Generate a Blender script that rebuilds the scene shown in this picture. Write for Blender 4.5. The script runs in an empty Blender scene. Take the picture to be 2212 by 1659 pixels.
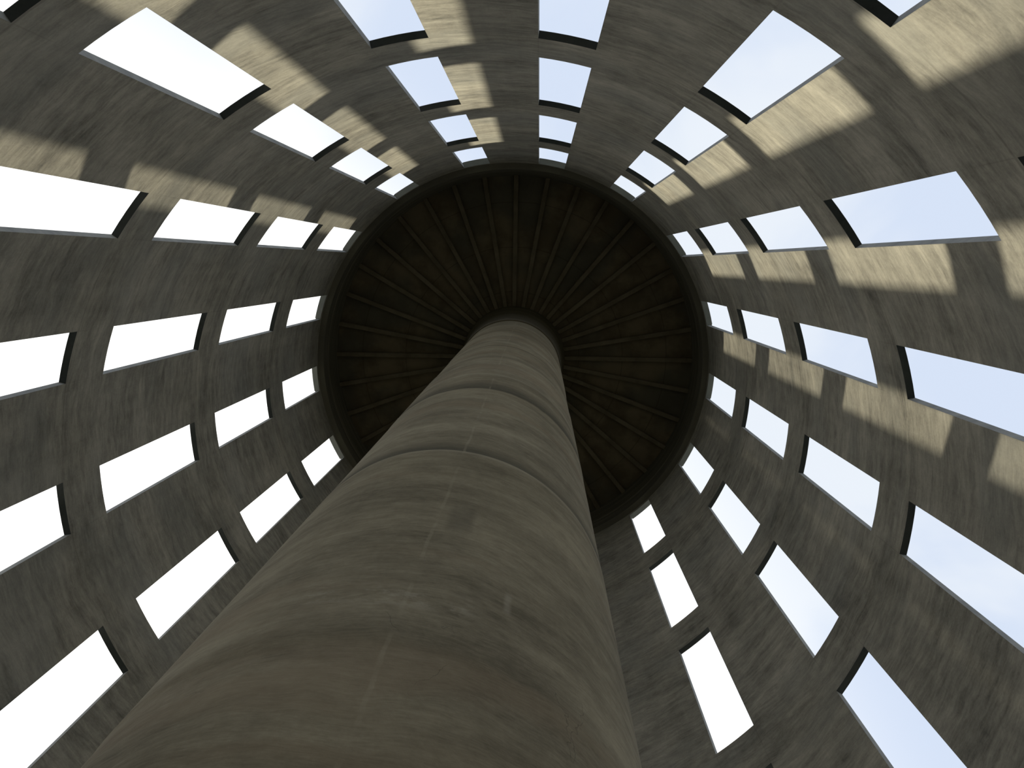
import bpy, bmesh, math, random
from mathutils import Matrix, Vector

scene = bpy.context.scene
COL = scene.collection
S = 8.0                                   # inner radius of the tower in metres
TAU = 2 * math.pi

# ------------------------------------------------------------------ camera
# world axes: Z up the tower; azimuth "a" runs clockwise seen from below, a = 0 along -Y
CAM = Vector((0.13050725 * S, -0.50532663 * S, 0.0))
W_ROT = Vector((0.14199587, 0.03095647, 0.01692461))
F_PX = 1814.507
cam_data = bpy.data.cameras.new('camera')
cam = bpy.data.objects.new('camera', cam_data)
COL.objects.link(cam)
M = Matrix.Rotation(W_ROT.length, 3, W_ROT.normalized())      # rows: right, down, forward
right, down, fwd = M[0], M[1], M[2]
rot = Matrix((right, -Vector(down), -Vector(fwd))).transposed()
cam.matrix_world = Matrix.Translation(CAM) @ rot.to_4x4()
cam_data.sensor_fit = 'HORIZONTAL'
cam_data.sensor_width = 36.0
cam_data.lens = F_PX / 2212.0 * 36.0
cam_data.clip_start = 0.05
cam_data.clip_end = 2000.0
scene.camera = cam

# ------------------------------------------------------------------ view
vs = scene.view_settings
scene.display_settings.display_device = 'sRGB'
vs.view_transform = 'Standard'
vs.look = 'None'
vs.exposure = 0.0
vs.gamma = 1.0
vs.use_curve_mapping = False

# ------------------------------------------------------------------ sun and sky
SUN_AZ, SUN_EL = math.radians(198.5), math.radians(20.4)
SUN_DIR = Vector((math.sin(SUN_AZ) * math.cos(SUN_EL), -math.cos(SUN_AZ) * math.cos(SUN_EL), math.sin(SUN_EL)))
SUN_STRENGTH = 3.75
SUN_COLOR = (1.0, 0.915, 0.70)
sd = bpy.data.lights.new('sun', 'SUN')
sd.energy = SUN_STRENGTH
sd.angle = math.radians(0.9)
sd.color = SUN_COLOR
so = bpy.data.objects.new('sun', sd)
COL.objects.link(so)
so.rotation_euler = SUN_DIR.to_track_quat('Z', 'Y').to_euler()
so.location = SUN_DIR * 150


class Nodes:
    """small helper to write node trees as expressions"""
    def __init__(self, tree):
        self.t = tree
        tree.nodes.clear()

    def new(self, kind, **kw):
        n = self.t.nodes.new(kind)
        for k, v in kw.items():
            setattr(n, k, v)
        return n

    def put(self, sock, v):
        if hasattr(v, 'is_output'):
            self.t.links.new(v, sock)
        else:
            sock.default_value = v

    def math(self, op, a, b=None, c=None, clamp=False):
        n = self.new('ShaderNodeMath', operation=op, use_clamp=clamp)
        self.put(n.inputs[0], a)
        if b is not None:
            self.put(n.inputs[1], b)
        if c is not None:
            self.put(n.inputs[2], c)
        return n.outputs[0]

    def add(self, a, b): return self.math('ADD', a, b)
    def sub(self, a, b): return self.math('SUBTRACT', a, b)
    def mul(self, a, b): return self.math('MULTIPLY', a, b)

    def rng(self, v, a, b, c=0.0, d=1.0, smooth=True):
        n = self.new('ShaderNodeMapRange', interpolation_type='SMOOTHSTEP' if smooth else 'LINEAR')
        self.put(n.inputs['Value'], v)
        for k, x in (('From Min', a), ('From Max', b), ('To Min', c), ('To Max', d)):
            self.put(n.inputs[k], x)
        return n.outputs['Result']

    def scale(self, vec, xyz, loc=(0, 0, 0)):
        n = self.new('ShaderNodeMapping')
        self.put(n.inputs['Vector'], vec)
        n.inputs['Scale'].default_value = xyz
        n.inputs['Location'].default_value = loc
        return n.outputs['Vector']

    def noise(self, vec, scale=1.0, detail=4.0, rough=0.55, distort=0.0):
        n = self.new('ShaderNodeTexNoise')
        self.put(n.inputs['Vector'], vec)
        n.inputs['Scale'].default_value = scale
        n.inputs['Detail'].default_value = detail
        n.inputs['Roughness'].default_value = rough
        n.inputs['Distortion'].default_value = distort
        return n.outputs['Fac']

    def mix(self, fac, a, b, blend='MIX'):
        n = self.new('ShaderNodeMix', data_type='RGBA', blend_type=blend)
        self.put(n.inputs[0], fac)
        for s, v in ((n.inputs[6], a), (n.inputs[7], b)):
            self.put(s, v if hasattr(v, 'is_output') else (*v, 1.0))
        return n.outputs[2]

    def sep(self, vec):
        n = self.new('ShaderNodeSeparateXYZ')
        self.put(n.inputs[0], vec)
        return n.outputs


SKY_LIGHT = 1.0
world = bpy.data.worlds.new('sky')
scene.world = world
world.use_nodes = True
w = Nodes(world.node_tree)
dirv = w.new('ShaderNodeTexCoord').outputs['Generated']
GLOW_AZ, GLOW_EL = math.radians(226), math.radians(25)      # bright veil of cloud to the left of the sun
dot = w.new('ShaderNodeVectorMath', operation='DOT_PRODUCT')
w.put(dot.inputs[0], dirv)
dot.inputs[1].default_value = (math.sin(GLOW_AZ) * math.cos(GLOW_EL), -math.cos(GLOW_AZ) * math.cos(GLOW_EL), math.sin(GLOW_EL))
near = dot.outputs['Value']
cl = w.noise(w.scale(dirv, (1.0, 1.0, 1.0), (3.1, 0.4, 1.7)), 3.4, 5.0, 0.5, 0.4)
cloud = w.rng(cl, 0.40, 0.60)
skyc = w.mix(cloud, (0.70, 0.795, 0.965), (0.86, 0.92, 1.0))
skyc = w.mix(w.rng(near, 0.36, 0.58), skyc, (1.0, 1.0, 0.985))
stren = w.mul(w.rng(near, 0.34, 0.80, 0.97, 1.5), SKY_LIGHT)
bg = w.new('ShaderNodeBackground')
w.put(bg.inputs['Color'], skyc)
w.put(bg.inputs['Strength'], stren)
wo = w.new('ShaderNodeOutputWorld')
world.node_tree.links.new(bg.outputs[0], wo.inputs['Surface'])

# ------------------------------------------------------------------ measures (fractions of S)
NCOL = 17
PITCH = TAU / NCOL
A0 = 0.18375632                      # azimuth of the top-centre window column
HALF = 0.06429546                    # half width of an opening, radians
THICK = 0.01701466
HEAD = [4.24474, 3.47906, 2.69915, 1.92237, 1.15732]
SILL = [3.65955, 2.87417, 2.09219, 1.32251, 0.55500]
FLOOR = -0.2
WALL_TOP = 4.268
HEAD_RISE = 0.0068                  # the heads under the ring beam slope up towards the outside
RING_R, RING_OUT, RING_TOP = 0.970, 1.030, 4.70
PIL_R, PIL_TOP = 0.2385, 3.975
HUB_R, RIB_Z, SLAB_Z = 0.277, 4.552, 4.580


def P(a, r, z):
    return Vector((math.sin(a) * r * S, -math.cos(a) * r * S, z * S))


# ------------------------------------------------------------------ materials
def principled(name, rough=0.9, spec=0.2):
    m = bpy.data.materials.new(name)
    m.use_nodes = True
    n = Nodes(m.node_tree)
    b = n.new('ShaderNodeBsdfPrincipled')
    b.inputs['Roughness'].default_value = rough
    b.inputs['Specular IOR Level'].default_value = spec
    o = n.new('ShaderNodeOutputMaterial')
    m.node_tree.links.new(b.outputs[0], o.inputs['Surface'])
    return m, n, b


def bump(n, b, height, strength, dist=0.02):
    bn = n.new('ShaderNodeBump')
    bn.inputs['Strength'].default_value = strength
    bn.inputs['Distance'].default_value = dist
    n.put(bn.inputs['Height'], height)
    n.t.links.new(bn.outputs[0], b.inputs['Normal'])


def ring_line(n, z, z0, half):
    """1 on a thin ring at height z0"""
    return n.rng(n.math('ABSOLUTE', n.sub(z, z0)), half * 0.3, half, 1.0, 0.0)


def wall_material():
    m, n, b = principled('streaked_wall_concrete', 0.88)
    pos = n.new('ShaderNodeNewGeometry').outputs['Position']
    x, y, z = n.sep(pos)
    warp = n.noise(n.scale(pos, (0.6, 0.6, 0.6)), 1.0, 3.0)
    zz = n.add(z, n.mul(warp, 0.55))
    comb = n.new('ShaderNodeCombineXYZ')
    n.put(comb.inputs[0], x); n.put(comb.inputs[1], y); n.put(comb.inputs[2], zz)
    sv = comb.outputs[0]
    broad = n.noise(n.scale(sv, (0.45, 0.45, 1.5)), 1.0, 5.0, 0.62)
    fine = n.noise(n.scale(sv, (1.3, 1.3, 7.5), (4, 2, 9)), 1.0, 5.0, 0.65)
    hair = n.noise(n.scale(sv, (3.2, 3.2, 26.0), (1, 7, 3)), 1.0, 3.0, 0.6)
    blot = n.noise(n.scale(pos, (0.55, 0.55, 0.3), (11, 5, 2)), 1.0, 5.0, 0.6)
    drip = n.noise(n.scale(pos, (2.2, 2.2, 0.16), (2, 3, 4)), 1.0, 4.0, 0.6)
    grain = n.noise(pos, 26.0, 3.0, 0.7)
    v = n.mul(broad, 0.34)
    v = n.add(v, n.mul(fine, 0.26))
    v = n.add(v, n.mul(hair, 0.12))
    v = n.add(v, n.mul(blot, 0.22))
    v = n.add(v, n.mul(drip, 0.12))
    v = n.add(v, n.mul(grain, 0.10))
    v = n.add(v, n.mul(n.sub(n.noise(n.scale(sv, (3.0, 3.0, 5.0), (8, 8, 8)), 1.0, 5.0, 0.7), 0.5), 0.22))
    t = n.rng(v, 0.43, 0.72, smooth=False)
    c = n.mix(t, (0.145, 0.14, 0.124), (0.555, 0.528, 0.448))
    tint = n.rng(n.noise(n.scale(pos, (0.3, 0.3, 0.5), (7, 1, 5)), 1.0, 3.0), 0.45, 0.62)
    c = n.mix(n.mul(tint, 0.3), c, (0.29, 0.298, 0.28))
    # lift joints level with every window head, formwork joints in line with the jambs
    wob = n.mul(n.sub(n.noise(n.scale(pos, (1.2, 1.2, 1.2)), 1.0, 3.0), 0.5), 0.10)
    zj = n.add(z, wob)
    line = None
    for h in HEAD[1:]:
        l = ring_line(n, zj, (h + 0.004) * S, 0.030)
        line = l if line is None else n.math('MAXIMUM', line, l)
    ang = n.math('ARCTAN2', x, n.mul(y, -1.0))
    u = n.math('FRACT', n.add(n.math('DIVIDE', n.sub(ang, A0), PITCH), 20.5))
    u = n.math('ABSOLUTE', n.sub(u, 0.5))
    jl = n.rng(n.math('ABSOLUTE', n.sub(u, HALF / PITCH)), 0.0016, 0.0052, 1.0, 0.0)
    patchy = n.rng(n.noise(n.scale(pos, (0.8, 0.8, 0.5), (5, 5, 1)), 1.0, 3.0), 0.44, 0.6)
    line = n.mul(n.math('MAXIMUM', n.mul(line, 0.26), n.mul(jl, 0.16)), patchy)
    c = n.mix(line, c, (0.07, 0.065, 0.055))
    # pale scratches and patch repairs
    sc = n.noise(n.scale(sv, (0.5, 0.5, 30.0), (3, 9, 1)), 1.0, 2.0, 0.4)
    c = n.mix(n.mul(n.rng(sc, 0.70, 0.76), 0.35), c, (0.5, 0.47, 0.38))
    n.put(b.inputs['Base Color'], c)
    bump(n, b, n.add(n.mul(fine, 0.6), n.mul(grain, 0.5)), 0.22, 0.03)
    return m


def pillar_material():
    m, n, b = principled('banded_pillar_concrete', 0.82)
    pos = n.new('ShaderNodeNewGeometry').outputs['Position']
    x, y, z = n.sep(pos)
    ang = n.math('ARCTAN2', x, n.mul(y, -1.0))                 # 0 faces the camera side
    warp = n.noise(n.scale(pos, (0.7, 0.7, 0.4)), 1.0, 3.0)
    zz = n.add(z, n.mul(warp, 0.6))
    comb = n.new('ShaderNodeCombineXYZ')
    n.put(comb.inputs[0], x); n.put(comb.inputs[1], y); n.put(comb.inputs[2], zz)
    sv = comb.outputs[0]
    broad = n.noise(n.scale(sv, (0.5, 0.5, 1.1), (2, 8, 3)), 1.0, 4.0, 0.6)
    fine = n.noise(n.scale(sv, (1.2, 1.2, 5.0), (4, 2, 9)), 1.0, 5.0, 0.65)
    hair = n.noise(n.scale(sv, (2.6, 2.6, 22.0), (1, 7, 3)), 1.0, 3.0, 0.6)
    blot = n.noise(n.scale(pos, (0.9, 0.9, 0.8), (1, 5, 2)), 1.0, 5.0, 0.6)
    grain = n.noise(pos, 30.0, 3.0, 0.7)
    v = n.mul(broad, 0.36)
    v = n.add(v, n.mul(fine, 0.26))
    v = n.add(v, n.mul(hair, 0.12))
    v = n.add(v, n.mul(blot, 0.26))
    v = n.add(v, n.mul(grain, 0.08))
    v = n.add(v, n.mul(n.sub(n.noise(n.scale(sv, (9.0, 9.0, 60.0)), 1.0, 3.0, 0.6), 0.5), 0.16))
    v = n.add(v, n.mul(n.sub(n.noise(pos, 7.0, 5.0, 0.7), 0.5), 0.18))
    t = n.rng(v, 0.40, 0.70, smooth=False)
    c = n.mix(t, (0.172, 0.152, 0.106), (0.485, 0.435, 0.315))
    red = n.rng(n.noise(n.scale(sv, (0.3, 0.3, 1.3), (9, 1, 5)), 1.0, 3.0), 0.5, 0.66)
    c = n.mix(n.mul(red, 0.4), c, (0.31, 0.245, 0.165))
    # pour bands: dark laitance fading upwards from a sharp joint
    wob = n.mul(n.sub(n.noise(n.scale(pos, (0.7, 0.7, 0.3)), 1.0, 4.0), 0.5), 0.35)
    zj = n.add(z, wob)
    band = None
    for z0, h, k in ((0.565, 0.05, 0.18), (1.18, 0.085, 0.85), (1.79, 0.15, 0.85), (2.40, 0.10, 0.3), (2.735, 0.05, 0.4), (3.35, 0.12, 0.35)):
        up = n.rng(zj, z0 * S, (z0 + h) * S, 1.0, 0.0)
        on = n.rng(zj, z0 * S - 0.02, z0 * S + 0.05, 0.0, 1.0)
        l = n.mul(n.mul(up, on), k)
        band = l if band is None else n.math('MAXIMUM', band, l)
    band = n.mul(band, n.rng(blot, 0.3, 0.6, 0.6, 1.0))
    c = n.mix(band, c, (0.085, 0.08, 0.06))
    pale = None
    for z0, h in ((1.175, 0.012), (1.785, 0.012), (2.03, 0.015), (2.73, 0.01)):
        l = ring_line(n, zj, z0 * S, h * S)
        pale = l if pale is None else n.math('MAXIMUM', pale, l)
    c = n.mix(n.mul(pale, 0.4), c, (0.46, 0.42, 0.32))
    # upright formwork seam
    awob = n.mul(n.sub(n.noise(n.scale(pos, (0.5, 0.5, 1.1)), 1.0, 5.0, 0.7), 0.5), 0.05)
    da = n.math('ABSOLUTE', n.sub(n.add(ang, awob), math.radians(6.8)))
    seam = n.rng(da, 0.004, 0.011, 1.0, 0.0)
    seam = n.mul(seam, n.rng(n.noise(n.scale(pos, (0.5, 0.5, 1.4), (4, 4, 4)), 1.0, 3.0), 0.42, 0.58))
    c = n.mix(n.mul(seam, 0.28), c, (0.52, 0.47, 0.35))
    # dark damp patch and pale repairs beside the seam

    def box(a0, a1, z0, z1, soft=0.012, zs=0.02):
        aa = n.add(ang, n.mul(awob, 1.2))
        h = n.mul(n.rng(aa, math.radians(a0) - soft, math.radians(a0) + soft), n.rng(aa, math.radians(a1) - soft, math.radians(a1) + soft, 1.0, 0.0))
        q = n.mul(n.rng(zj, (z0 - zs) * S, (z0 + zs) * S), n.rng(zj, (z1 - zs) * S, (z1 + zs) * S, 1.0, 0.0))
        return n.mul(h, q)
    c = n.mix(n.mul(box(9.3, 15.5, 0.83, 0.91, 0.02), 0.42), c, (0.10, 0.09, 0.07))
    c = n.mix(n.mul(box(26.3, 27.8, 0.672, 0.715, 0.01, 0.006), 0.4), c, (0.50, 0.46, 0.37))
    rough = n.mul(n.rng(n.noise(n.scale(pos, (3.5, 3.5, 6.0)), 1.0, 6.0, 0.7), 0.48, 0.6), box(-16, 20, 0.632, 0.665, 0.05, 0.012))
    c = n.mix(n.mul(rough, 0.5), c, (0.48, 0.44, 0.35))
    # hairline cracks low on the shaft
    vo = n.new('ShaderNodeTexVoronoi', feature='DISTANCE_TO_EDGE')
    jig = n.new('ShaderNodeTexNoise')
    n.put(jig.inputs['Vector'], pos)
    jig.inputs['Scale'].default_value = 2.6
    jig.inputs['Detail'].default_value = 5.0
    jv = n.new('ShaderNodeVectorMath', operation='MULTIPLY_ADD')
    n.put(jv.inputs[0], jig.outputs['Color'])
    jv.inputs[1].default_value = (0.5, 0.5, 0.5)
    n.put(jv.inputs[2], pos)
    n.put(vo.inputs['Vector'], n.scale(jv.outputs[0], (1.5, 1.5, 0.8)))
    vo.inputs['Scale'].default_value = 1.0
    crack = n.mul(n.rng(vo.outputs['Distance'], 0.001, 0.007, 1.0, 0.0), n.rng(n.noise(n.scale(pos, (1.1, 1.1, 0.9), (3, 1, 8)), 1.0, 2.0), 0.56, 0.62))
    crack = n.mul(crack, n.rng(z, 4.0, 6.5, 1.0, 0.0))
    c = n.mix(n.mul(crack, 0.45), c, (0.06, 0.055, 0.045))
    pv = n.new('ShaderNodeTexVoronoi', feature='F1')
    n.put(pv.inputs['Vector'], pos)
    pv.inputs['Scale'].default_value = 3.2
    pore = n.mul(n.rng(pv.outputs['Distance'], 0.03, 0.06, 1.0, 0.0), n.rng(n.noise(pos, 0.9, 2.0), 0.5, 0.6))
    c = n.mix(n.mul(pore, 0.7), c, (0.05, 0.045, 0.04))
    n.put(b.inputs['Base Color'], c)
    bump(n, b, n.add(n.mul(fine, 0.6), n.add(n.mul(blot, 0.5), n.mul(grain, 0.3))), 0.25, 0.03)
    return m


def plain_concrete(name, dark, light, scale=(0.8, 0.8, 2.5), grain_k=0.15, rough=0.9):
    m, n, b = principled(name, rough)
    pos = n.new('ShaderNodeNewGeometry').outputs['Position']
    a = n.noise(n.scale(pos, scale), 1.0, 5.0, 0.6)
    g = n.noise(pos, 22.0, 3.0, 0.7)
    v = n.add(n.mul(a, 1.0 - grain_k), n.mul(g, grain_k))
    c = n.mix(n.rng(v, 0.36, 0.64, smooth=False), dark, light)
    n.put(b.inputs['Base Color'], c)
    bump(n, b, v, 0.2, 0.02)
    return m


def ceiling_material():
    m, n, b = principled('stained_roof_slab_concrete', 0.92)
    pos = n.new('ShaderNodeNewGeometry').outputs['Position']
    x, y, z = n.sep(pos)
    a = n.noise(n.scale(pos, (0.7, 0.7, 0.7)), 1.0, 5.0, 0.6)
    st = n.noise(n.scale(pos, (0.35, 0.35, 0.35), (4, 8, 1)), 1.0, 3.0, 0.5)
    c = n.mix(n.rng(a, 0.36, 0.64), (0.15, 0.122, 0.086), (0.235, 0.195, 0.14))
    c = n.mix(n.mul(n.rng(st, 0.45, 0.62), 0.6), c, (0.10, 0.105, 0.095))
    r = n.math('SQRT', n.add(n.mul(x, x), n.mul(y, y)))
    j = n.rng(n.math('ABSOLUTE', n.sub(n.math('FRACT', n.math('DIVIDE', r, 1.9)), 0.5)), 0.0, 0.012, 1.0, 0.0)
    c = n.mix(n.mul(j, 0.5), c, (0.05, 0.045, 0.035))
    n.put(b.inputs['Base Color'], c)
    bump(n, b, a, 0.2, 0.02)
    return m


M_WALL = wall_material()
M_PILLAR = pillar_material()
M_CEIL = ceiling_material()
M_RIB = plain_concrete('rib_concrete', (0.15, 0.128, 0.094), (0.228, 0.197, 0.148), (1.2, 1.2, 1.2))
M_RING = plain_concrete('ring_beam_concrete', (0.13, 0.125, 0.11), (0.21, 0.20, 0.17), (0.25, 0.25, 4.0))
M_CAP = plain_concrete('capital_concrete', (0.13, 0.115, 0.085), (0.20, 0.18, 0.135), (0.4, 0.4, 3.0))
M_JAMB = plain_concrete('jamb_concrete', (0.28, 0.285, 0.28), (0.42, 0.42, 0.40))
M_LINTEL = plain_concrete('shaded_lintel_concrete', (0.09, 0.10, 0.115), (0.155, 0.165, 0.185))  # same concrete as the jambs, with the shade of the undersides in its colour
M_TOPLINTEL = plain_concrete('skylit_top_lintel_concrete', (0.30, 0.305, 0.30), (0.42, 0.42, 0.40))  # paler copy of the lintel colour, light from the sky painted in
M_FLOOR = plain_concrete('floor_concrete', (0.12, 0.11, 0.095), (0.22, 0.205, 0.17), (0.8, 0.8, 0.8))
M_EARTH = plain_concrete('scrub_earth', (0.022, 0.028, 0.014), (0.055, 0.058, 0.032), (0.12, 0.12, 0.12))


# ------------------------------------------------------------------ mesh helpers
def mesh_obj(name, verts, faces, mat, parent=None, smooth=False, loc=None):
    me = bpy.data.meshes.new(name)
    org = Vector(loc) if loc is not None else Vector((0, 0, 0))
    me.from_pydata([tuple(Vector(v) - org) for v in verts], [], faces)
    bm = bmesh.new()
    bm.from_mesh(me)
    bmesh.ops.recalc_face_normals(bm, faces=bm.faces)
    bm.to_mesh(me)
    bm.free()
    me.materials.append(mat)
    if smooth:
        for p in me.polygons:
            p.use_smooth = True
        try:
            me.set_sharp_from_angle(angle=math.radians(30))
        except Exception:
            pass
    o = bpy.data.objects.new(name, me)
    COL.objects.link(o)
    o.location = org
    if parent is not None:
        o.parent = parent
        o.location = org - parent.location
    return o


def tag(o, label, cat, group=None, kind=None):
    o['label'] = label
    o['category'] = cat
    if group:
        o['group'] = group
    if kind:
        o['kind'] = kind
    return o


def lathe(name, prof, mat, seg=192, parent=None, closed=True, a0=0.0, a1=TAU, loc=None, smooth=True):
    """solid of revolution of a closed (r, z) profile"""
    verts, faces = [], []
    n = len(prof)
    for i in range(seg):
        a = a0 + (a1 - a0) * i / seg
        for r, z in prof:
            verts.append(P(a, r, z))
    m = n if closed else n - 1
    for i in range(seg):
        j = (i + 1) % seg
        for k in range(m):
            l = (k + 1) % n
            faces.append((i * n + k, j * n + k, j * n + l, i * n + l))
    return mesh_obj(name, verts, faces, mat, parent, smooth, loc)


# ------------------------------------------------------------------ setting: ground, floor, wall
def disc(name, r, z0, z1, mat, seg=128):
    verts, faces = [], []
    for z in (z0, z1):
        for i in range(seg):
            verts.append(P(TAU * i / seg, r, z))
    faces.append(tuple(range(seg)))
    faces.append(tuple(range(seg, 2 * seg)))
    for i in range(seg):
        j = (i + 1) % seg
        faces.append((i, j, seg + j, seg + i))
    return mesh_obj(name, verts, faces, mat)


g = disc('ground', 60.0, FLOOR - 0.08, FLOOR - 0.03, M_EARTH)
tag(g, 'dark scrubby earth around the foot of the tower', 'ground', kind='structure')
f = disc('floor', 1.0 + THICK, FLOOR - 0.03, FLOOR, M_FLOOR)
tag(f, 'round bare concrete floor inside the tower, below the picture', 'floor', kind='structure')


def col_name(c):
    words = ['', 'first', 'second', 'third', 'fourth', 'fifth', 'sixth', 'seventh', 'eighth']
    if c == 0:
        return 'upright column at top centre'
    side = 'clockwise' if c > 0 else 'anticlockwise'
    return '%s column %s from top centre' % (words[abs(c)], side)


ROW_NAME = ['in the topmost ring under the ceiling', 'in the second ring below the ceiling', 'in the third ring below the ceiling',
            'in the fourth ring below the ceiling', 'in the lowest visible ring']
# (column, ring) of the openings the photograph shows, at least in part
SHOWN = {(c, r) for c in range(-6, 7) for r in range(4)} | {(1, 4), (-2, 4), (2, 4)}

WIN_SEG, PIER_SEG = 4, 8
angs, kinds = [], []                  # kinds[i]: column index if the strip i..i+1 holds openings, else None
for c in range(NCOL):
    cc = c if c <= 8 else c - NCOL
    ctr = A0 + c * PITCH
    for i in range(WIN_SEG):
        angs.append(ctr - HALF + 2 * HALF * i / WIN_SEG); kinds.append(cc)
    for i in range(PIER_SEG):
        angs.append(ctr + HALF + (PITCH - 2 * HALF) * i / PIER_SEG); kinds.append(None)
levels = sorted([FLOOR, WALL_TOP] + HEAD + SILL)


def build_wall():
    verts, faces = [], []
    nz, na = len(levels), len(angs)
    for r in (1.0, 1.0 + THICK):
        for a in angs:
            for z in levels:
                verts.append(P(a, r, z + (HEAD_RISE if r > 1.0 and z == HEAD[0] else 0.0)))

    def vid(s, i, k):
        return s * na * nz + (i % na) * nz + k

    def opened(i, k):
        if kinds[i] is None:
            return None
        for r in range(5):
            if abs(levels[k] - SILL[r]) < 1e-6:
                return (kinds[i], r)
        return None
    for i in range(na):
        for k in range(nz - 1):
            if opened(i, k) is None:
                faces.append((vid(0, i, k), vid(0, i + 1, k), vid(0, i + 1, k + 1), vid(0, i, k + 1)))
                faces.append((vid(1, i, k), vid(1, i, k + 1), vid(1, i + 1, k + 1), vid(1, i + 1, k)))
        for k in (0, nz - 1):
            faces.append((vid(0, i, k), vid(1, i, k), vid(1, i + 1, k), vid(0, i + 1, k)))
    # openings the photograph does not show are lined by the wall itself
    for i in range(na):
        for k in range(nz - 1):
            w_ = opened(i, k)
            if w_ is None or w_ in SHOWN:
                continue
            faces.append((vid(0, i, k), vid(1, i, k), vid(1, i + 1, k), vid(0, i + 1, k)))
            faces.append((vid(0, i, k + 1), vid(1, i, k + 1), vid(1, i + 1, k + 1), vid(0, i + 1, k + 1)))
            if opened((i - 1) % na, k) is None:
                faces.append((vid(0, i, k), vid(1, i, k), vid(1, i, k + 1), vid(0, i, k + 1)))
            if opened((i + 1) % na, k) is None:
                faces.append((vid(0, i + 1, k), vid(1, i + 1, k), vid(1, i + 1, k + 1), vid(0, i + 1, k + 1)))
    o = mesh_obj('wall_tower', verts, faces, M_WALL, smooth=True)
    tag(o, 'tall round streaked concrete wall pierced by rings of openings', 'wall', kind='structure')
    return o


build_wall()


def sector(name, a0, a1, z0, z1, mat, parent, seg=1, r0=1.0, r1=1.0 + THICK, rise=0.0):
    """curved block between two azimuths and two heights, as thick as the wall"""
    verts, faces = [], []
    for i in range(seg + 1):
        a = a0 + (a1 - a0) * i / seg
        for r, z in ((r0, z0), (r1, z0 + rise), (r1, z1 + rise), (r0, z1)):
            verts.append(P(a, r, z))
    for i in range(seg):
        p, q = 4 * i, 4 * i + 4
        for k in range(4):
            l = (k + 1) % 4
            faces.append((p + k, q + k, q + l, p + l))
    faces.append((0, 1, 2, 3))
    e = 4 * seg
    faces.append((e, e + 1, e + 2, e + 3))
    return mesh_obj(name, verts, faces, mat, parent, loc=P((a0 + a1) / 2, 1.0, (z0 + z1) / 2))


IN_Z, IN_A, EPS = 0.006, 0.006, 0.0006      # the lining sits inside the hollow wall, a hair behind both wall faces
num = 0
for r in range(5):
    for c in sorted({c for c, rr in SHOWN if rr == r}):
        num += 1
        ctr = A0 + c * PITCH
        root = bpy.data.objects.new('window_%d' % num, None)
        COL.objects.link(root)
        root.location = P(ctr, 1.0, SILL[r])
        root.empty_display_size = 0.3
        tag(root, 'unglazed opening %s, %s' % (ROW_NAME[r], col_name(c)), 'window', 'openings %s' % ROW_NAME[r], 'structure')
        a0, a1, z0, z1 = ctr - HALF, ctr + HALF, SILL[r], HEAD[r]
        ri, ro = 1.0 + EPS * 0.2, 1.0 + THICK - EPS * 0.2
        if r == 0:
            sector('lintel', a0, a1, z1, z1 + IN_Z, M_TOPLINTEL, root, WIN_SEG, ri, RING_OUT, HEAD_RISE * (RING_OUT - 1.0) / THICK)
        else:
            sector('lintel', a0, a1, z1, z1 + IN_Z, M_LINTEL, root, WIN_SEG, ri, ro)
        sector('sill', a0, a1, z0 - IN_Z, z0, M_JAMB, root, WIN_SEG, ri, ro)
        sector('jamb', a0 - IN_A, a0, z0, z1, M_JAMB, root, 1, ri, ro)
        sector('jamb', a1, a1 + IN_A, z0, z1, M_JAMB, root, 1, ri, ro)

# ------------------------------------------------------------------ roof: ring beam, slab, ribs
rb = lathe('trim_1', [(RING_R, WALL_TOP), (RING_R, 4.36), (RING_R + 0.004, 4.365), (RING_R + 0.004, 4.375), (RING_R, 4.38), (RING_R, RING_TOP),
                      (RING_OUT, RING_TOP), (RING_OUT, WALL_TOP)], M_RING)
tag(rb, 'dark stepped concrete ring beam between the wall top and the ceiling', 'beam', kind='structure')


sl = lathe('ceiling', [(0.001, SLAB_Z), (RING_R, SLAB_Z), (RING_R, 4.70), (0.001, 4.70)], M_CEIL, 180)
tag(sl, 'dark round concrete roof slab around the pillar head', 'ceiling', kind='structure')

HOURS = ['twelve', 'one', 'two', 'three', 'four', 'five', 'six', 'seven', 'eight', 'nine', 'ten', 'eleven']


def rib_mesh():
    w0, w1 = 0.0108, 0.0118                 # half widths at hub and rim
    r0, r1 = HUB_R + 0.0005, RING_R - 0.0005
    secs = 5
    verts, faces = [], []
    for i in range(secs + 1):
        t = i / secs
        r = r0 + (r1 - r0) * t
        hw = w0 + (w1 - w0) * t
        zb, zt = RIB_Z, SLAB_Z - 0.0004
        ch = 0.0016
        prof = [(-hw * 1.1, zt), (-hw, zb + ch), (-hw + ch, zb), (hw - ch, zb), (hw, zb + ch), (hw * 1.1, zt)]
        for x, z in prof:
            verts.append(Vector((x * S, -r * S, (z - RIB_Z) * S)))
    n = 6
    for i in range(secs):
        for k in range(n):
            l = (k + 1) % n
            faces.append((i * n + k, (i + 1) * n + k, (i + 1) * n + l, i * n + l))
    faces.append(tuple(range(n)))
    faces.append(tuple(range(secs * n, secs * n + n)))
    return verts, faces


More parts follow.
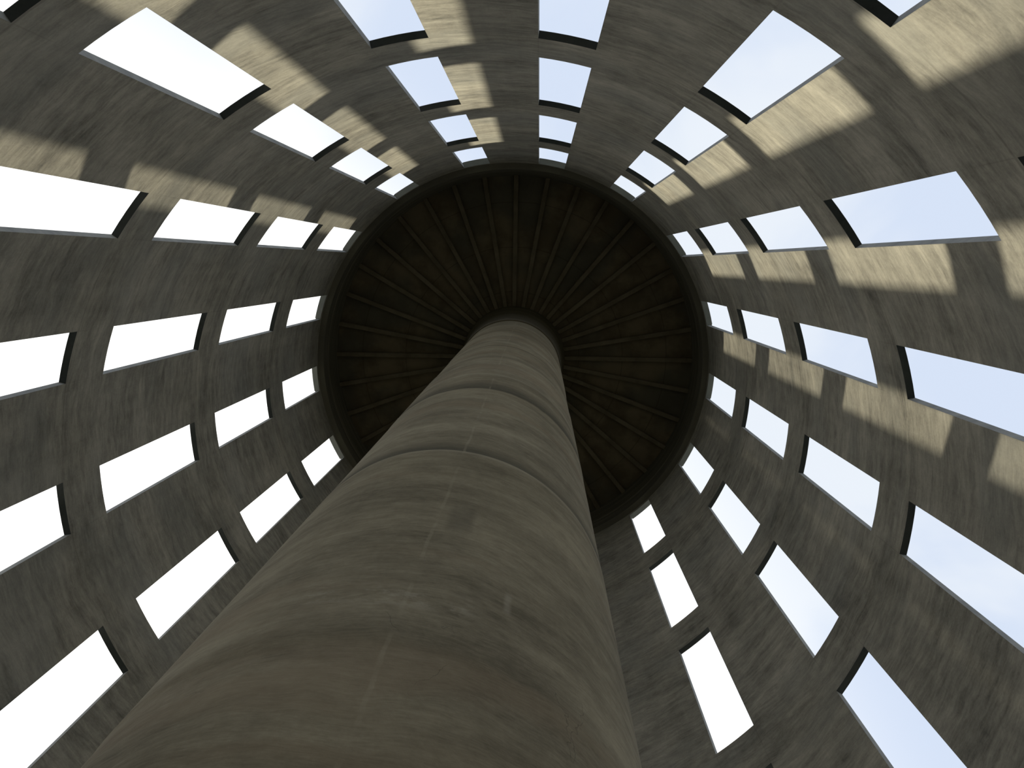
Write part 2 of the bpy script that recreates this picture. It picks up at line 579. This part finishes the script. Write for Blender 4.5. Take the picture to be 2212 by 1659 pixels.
v_, f_ = rib_mesh()
rib0 = mesh_obj('roof_rib', v_, f_, M_RIB)
for i in range(36):
    deg = i * 10
    o = rib0 if i == 0 else rib0.copy()
    if i:
        COL.objects.link(o)
    o.location = (0, 0, RIB_Z * S)
    o.rotation_euler = (0, 0, math.radians(deg))
    h, k = divmod(i, 3)
    if k == 0:
        lab = 'straight concrete roof rib pointing to %s o\'clock on the dark ceiling' % HOURS[h]
    elif k == 1:
        lab = 'straight concrete roof rib just clockwise of the %s o\'clock rib' % HOURS[h]
    else:
        lab = 'straight concrete roof rib just anticlockwise of the %s o\'clock rib' % HOURS[(h + 1) % 12]
    tag(o, lab, 'beam', 'radial ribs under the roof slab', 'thing')

# ------------------------------------------------------------------ the central pillar
pil = bpy.data.objects.new('concrete_pillar', None)
COL.objects.link(pil)
pil.location = (0, 0, FLOOR * S)
tag(pil, 'thick round banded concrete pillar rising to the middle of the ceiling', 'pillar', kind='thing')


def shaft():
    seg = 192
    rnd = random.Random(4)
    zs = []
    z = FLOOR
    while z < PIL_TOP - 0.02:
        zs.append(z); z += 0.05
    zs.append(PIL_TOP)
    joints = (0.565, 1.18, 1.79, 2.40, 3.01, 3.62)
    zs = sorted(set(zs) | {j - 0.002 for j in joints} | {j + 0.002 for j in joints})
    verts, faces = [], []
    for z in zs:
        lift = sum(1 for j in joints if z > j)
        dr = 0.0006 * (1 if lift % 2 else -1)            # each pour stands a few millimetres proud or shy
        for i in range(seg):
            a = TAU * i / seg
            wav = 0.0004 * math.sin(3 * a + lift * 1.7) + 0.0003 * math.sin(7 * a + z * 3)
            verts.append(P(a, PIL_R + dr + wav, z))
    for k in range(len(zs) - 1):
        for i in range(seg):
            j = (i + 1) % seg
            faces.append((k * seg + i, k * seg + j, (k + 1) * seg + j, (k + 1) * seg + i))
    faces.append(tuple(range(seg)))
    faces.append(tuple(range((len(zs) - 1) * seg, len(zs) * seg)))
    return mesh_obj('shaft', verts, faces, M_PILLAR, pil, smooth=True, loc=(0, 0, FLOOR * S))


shaft()
c1 = lathe('collar', [(0.05, PIL_TOP), (PIL_R + 0.004, PIL_TOP), (PIL_R + 0.006, PIL_TOP + 0.01), (PIL_R + 0.006, 4.03), (0.05, 4.03)], M_CAP, 192, pil, loc=(0, 0, PIL_TOP * S))
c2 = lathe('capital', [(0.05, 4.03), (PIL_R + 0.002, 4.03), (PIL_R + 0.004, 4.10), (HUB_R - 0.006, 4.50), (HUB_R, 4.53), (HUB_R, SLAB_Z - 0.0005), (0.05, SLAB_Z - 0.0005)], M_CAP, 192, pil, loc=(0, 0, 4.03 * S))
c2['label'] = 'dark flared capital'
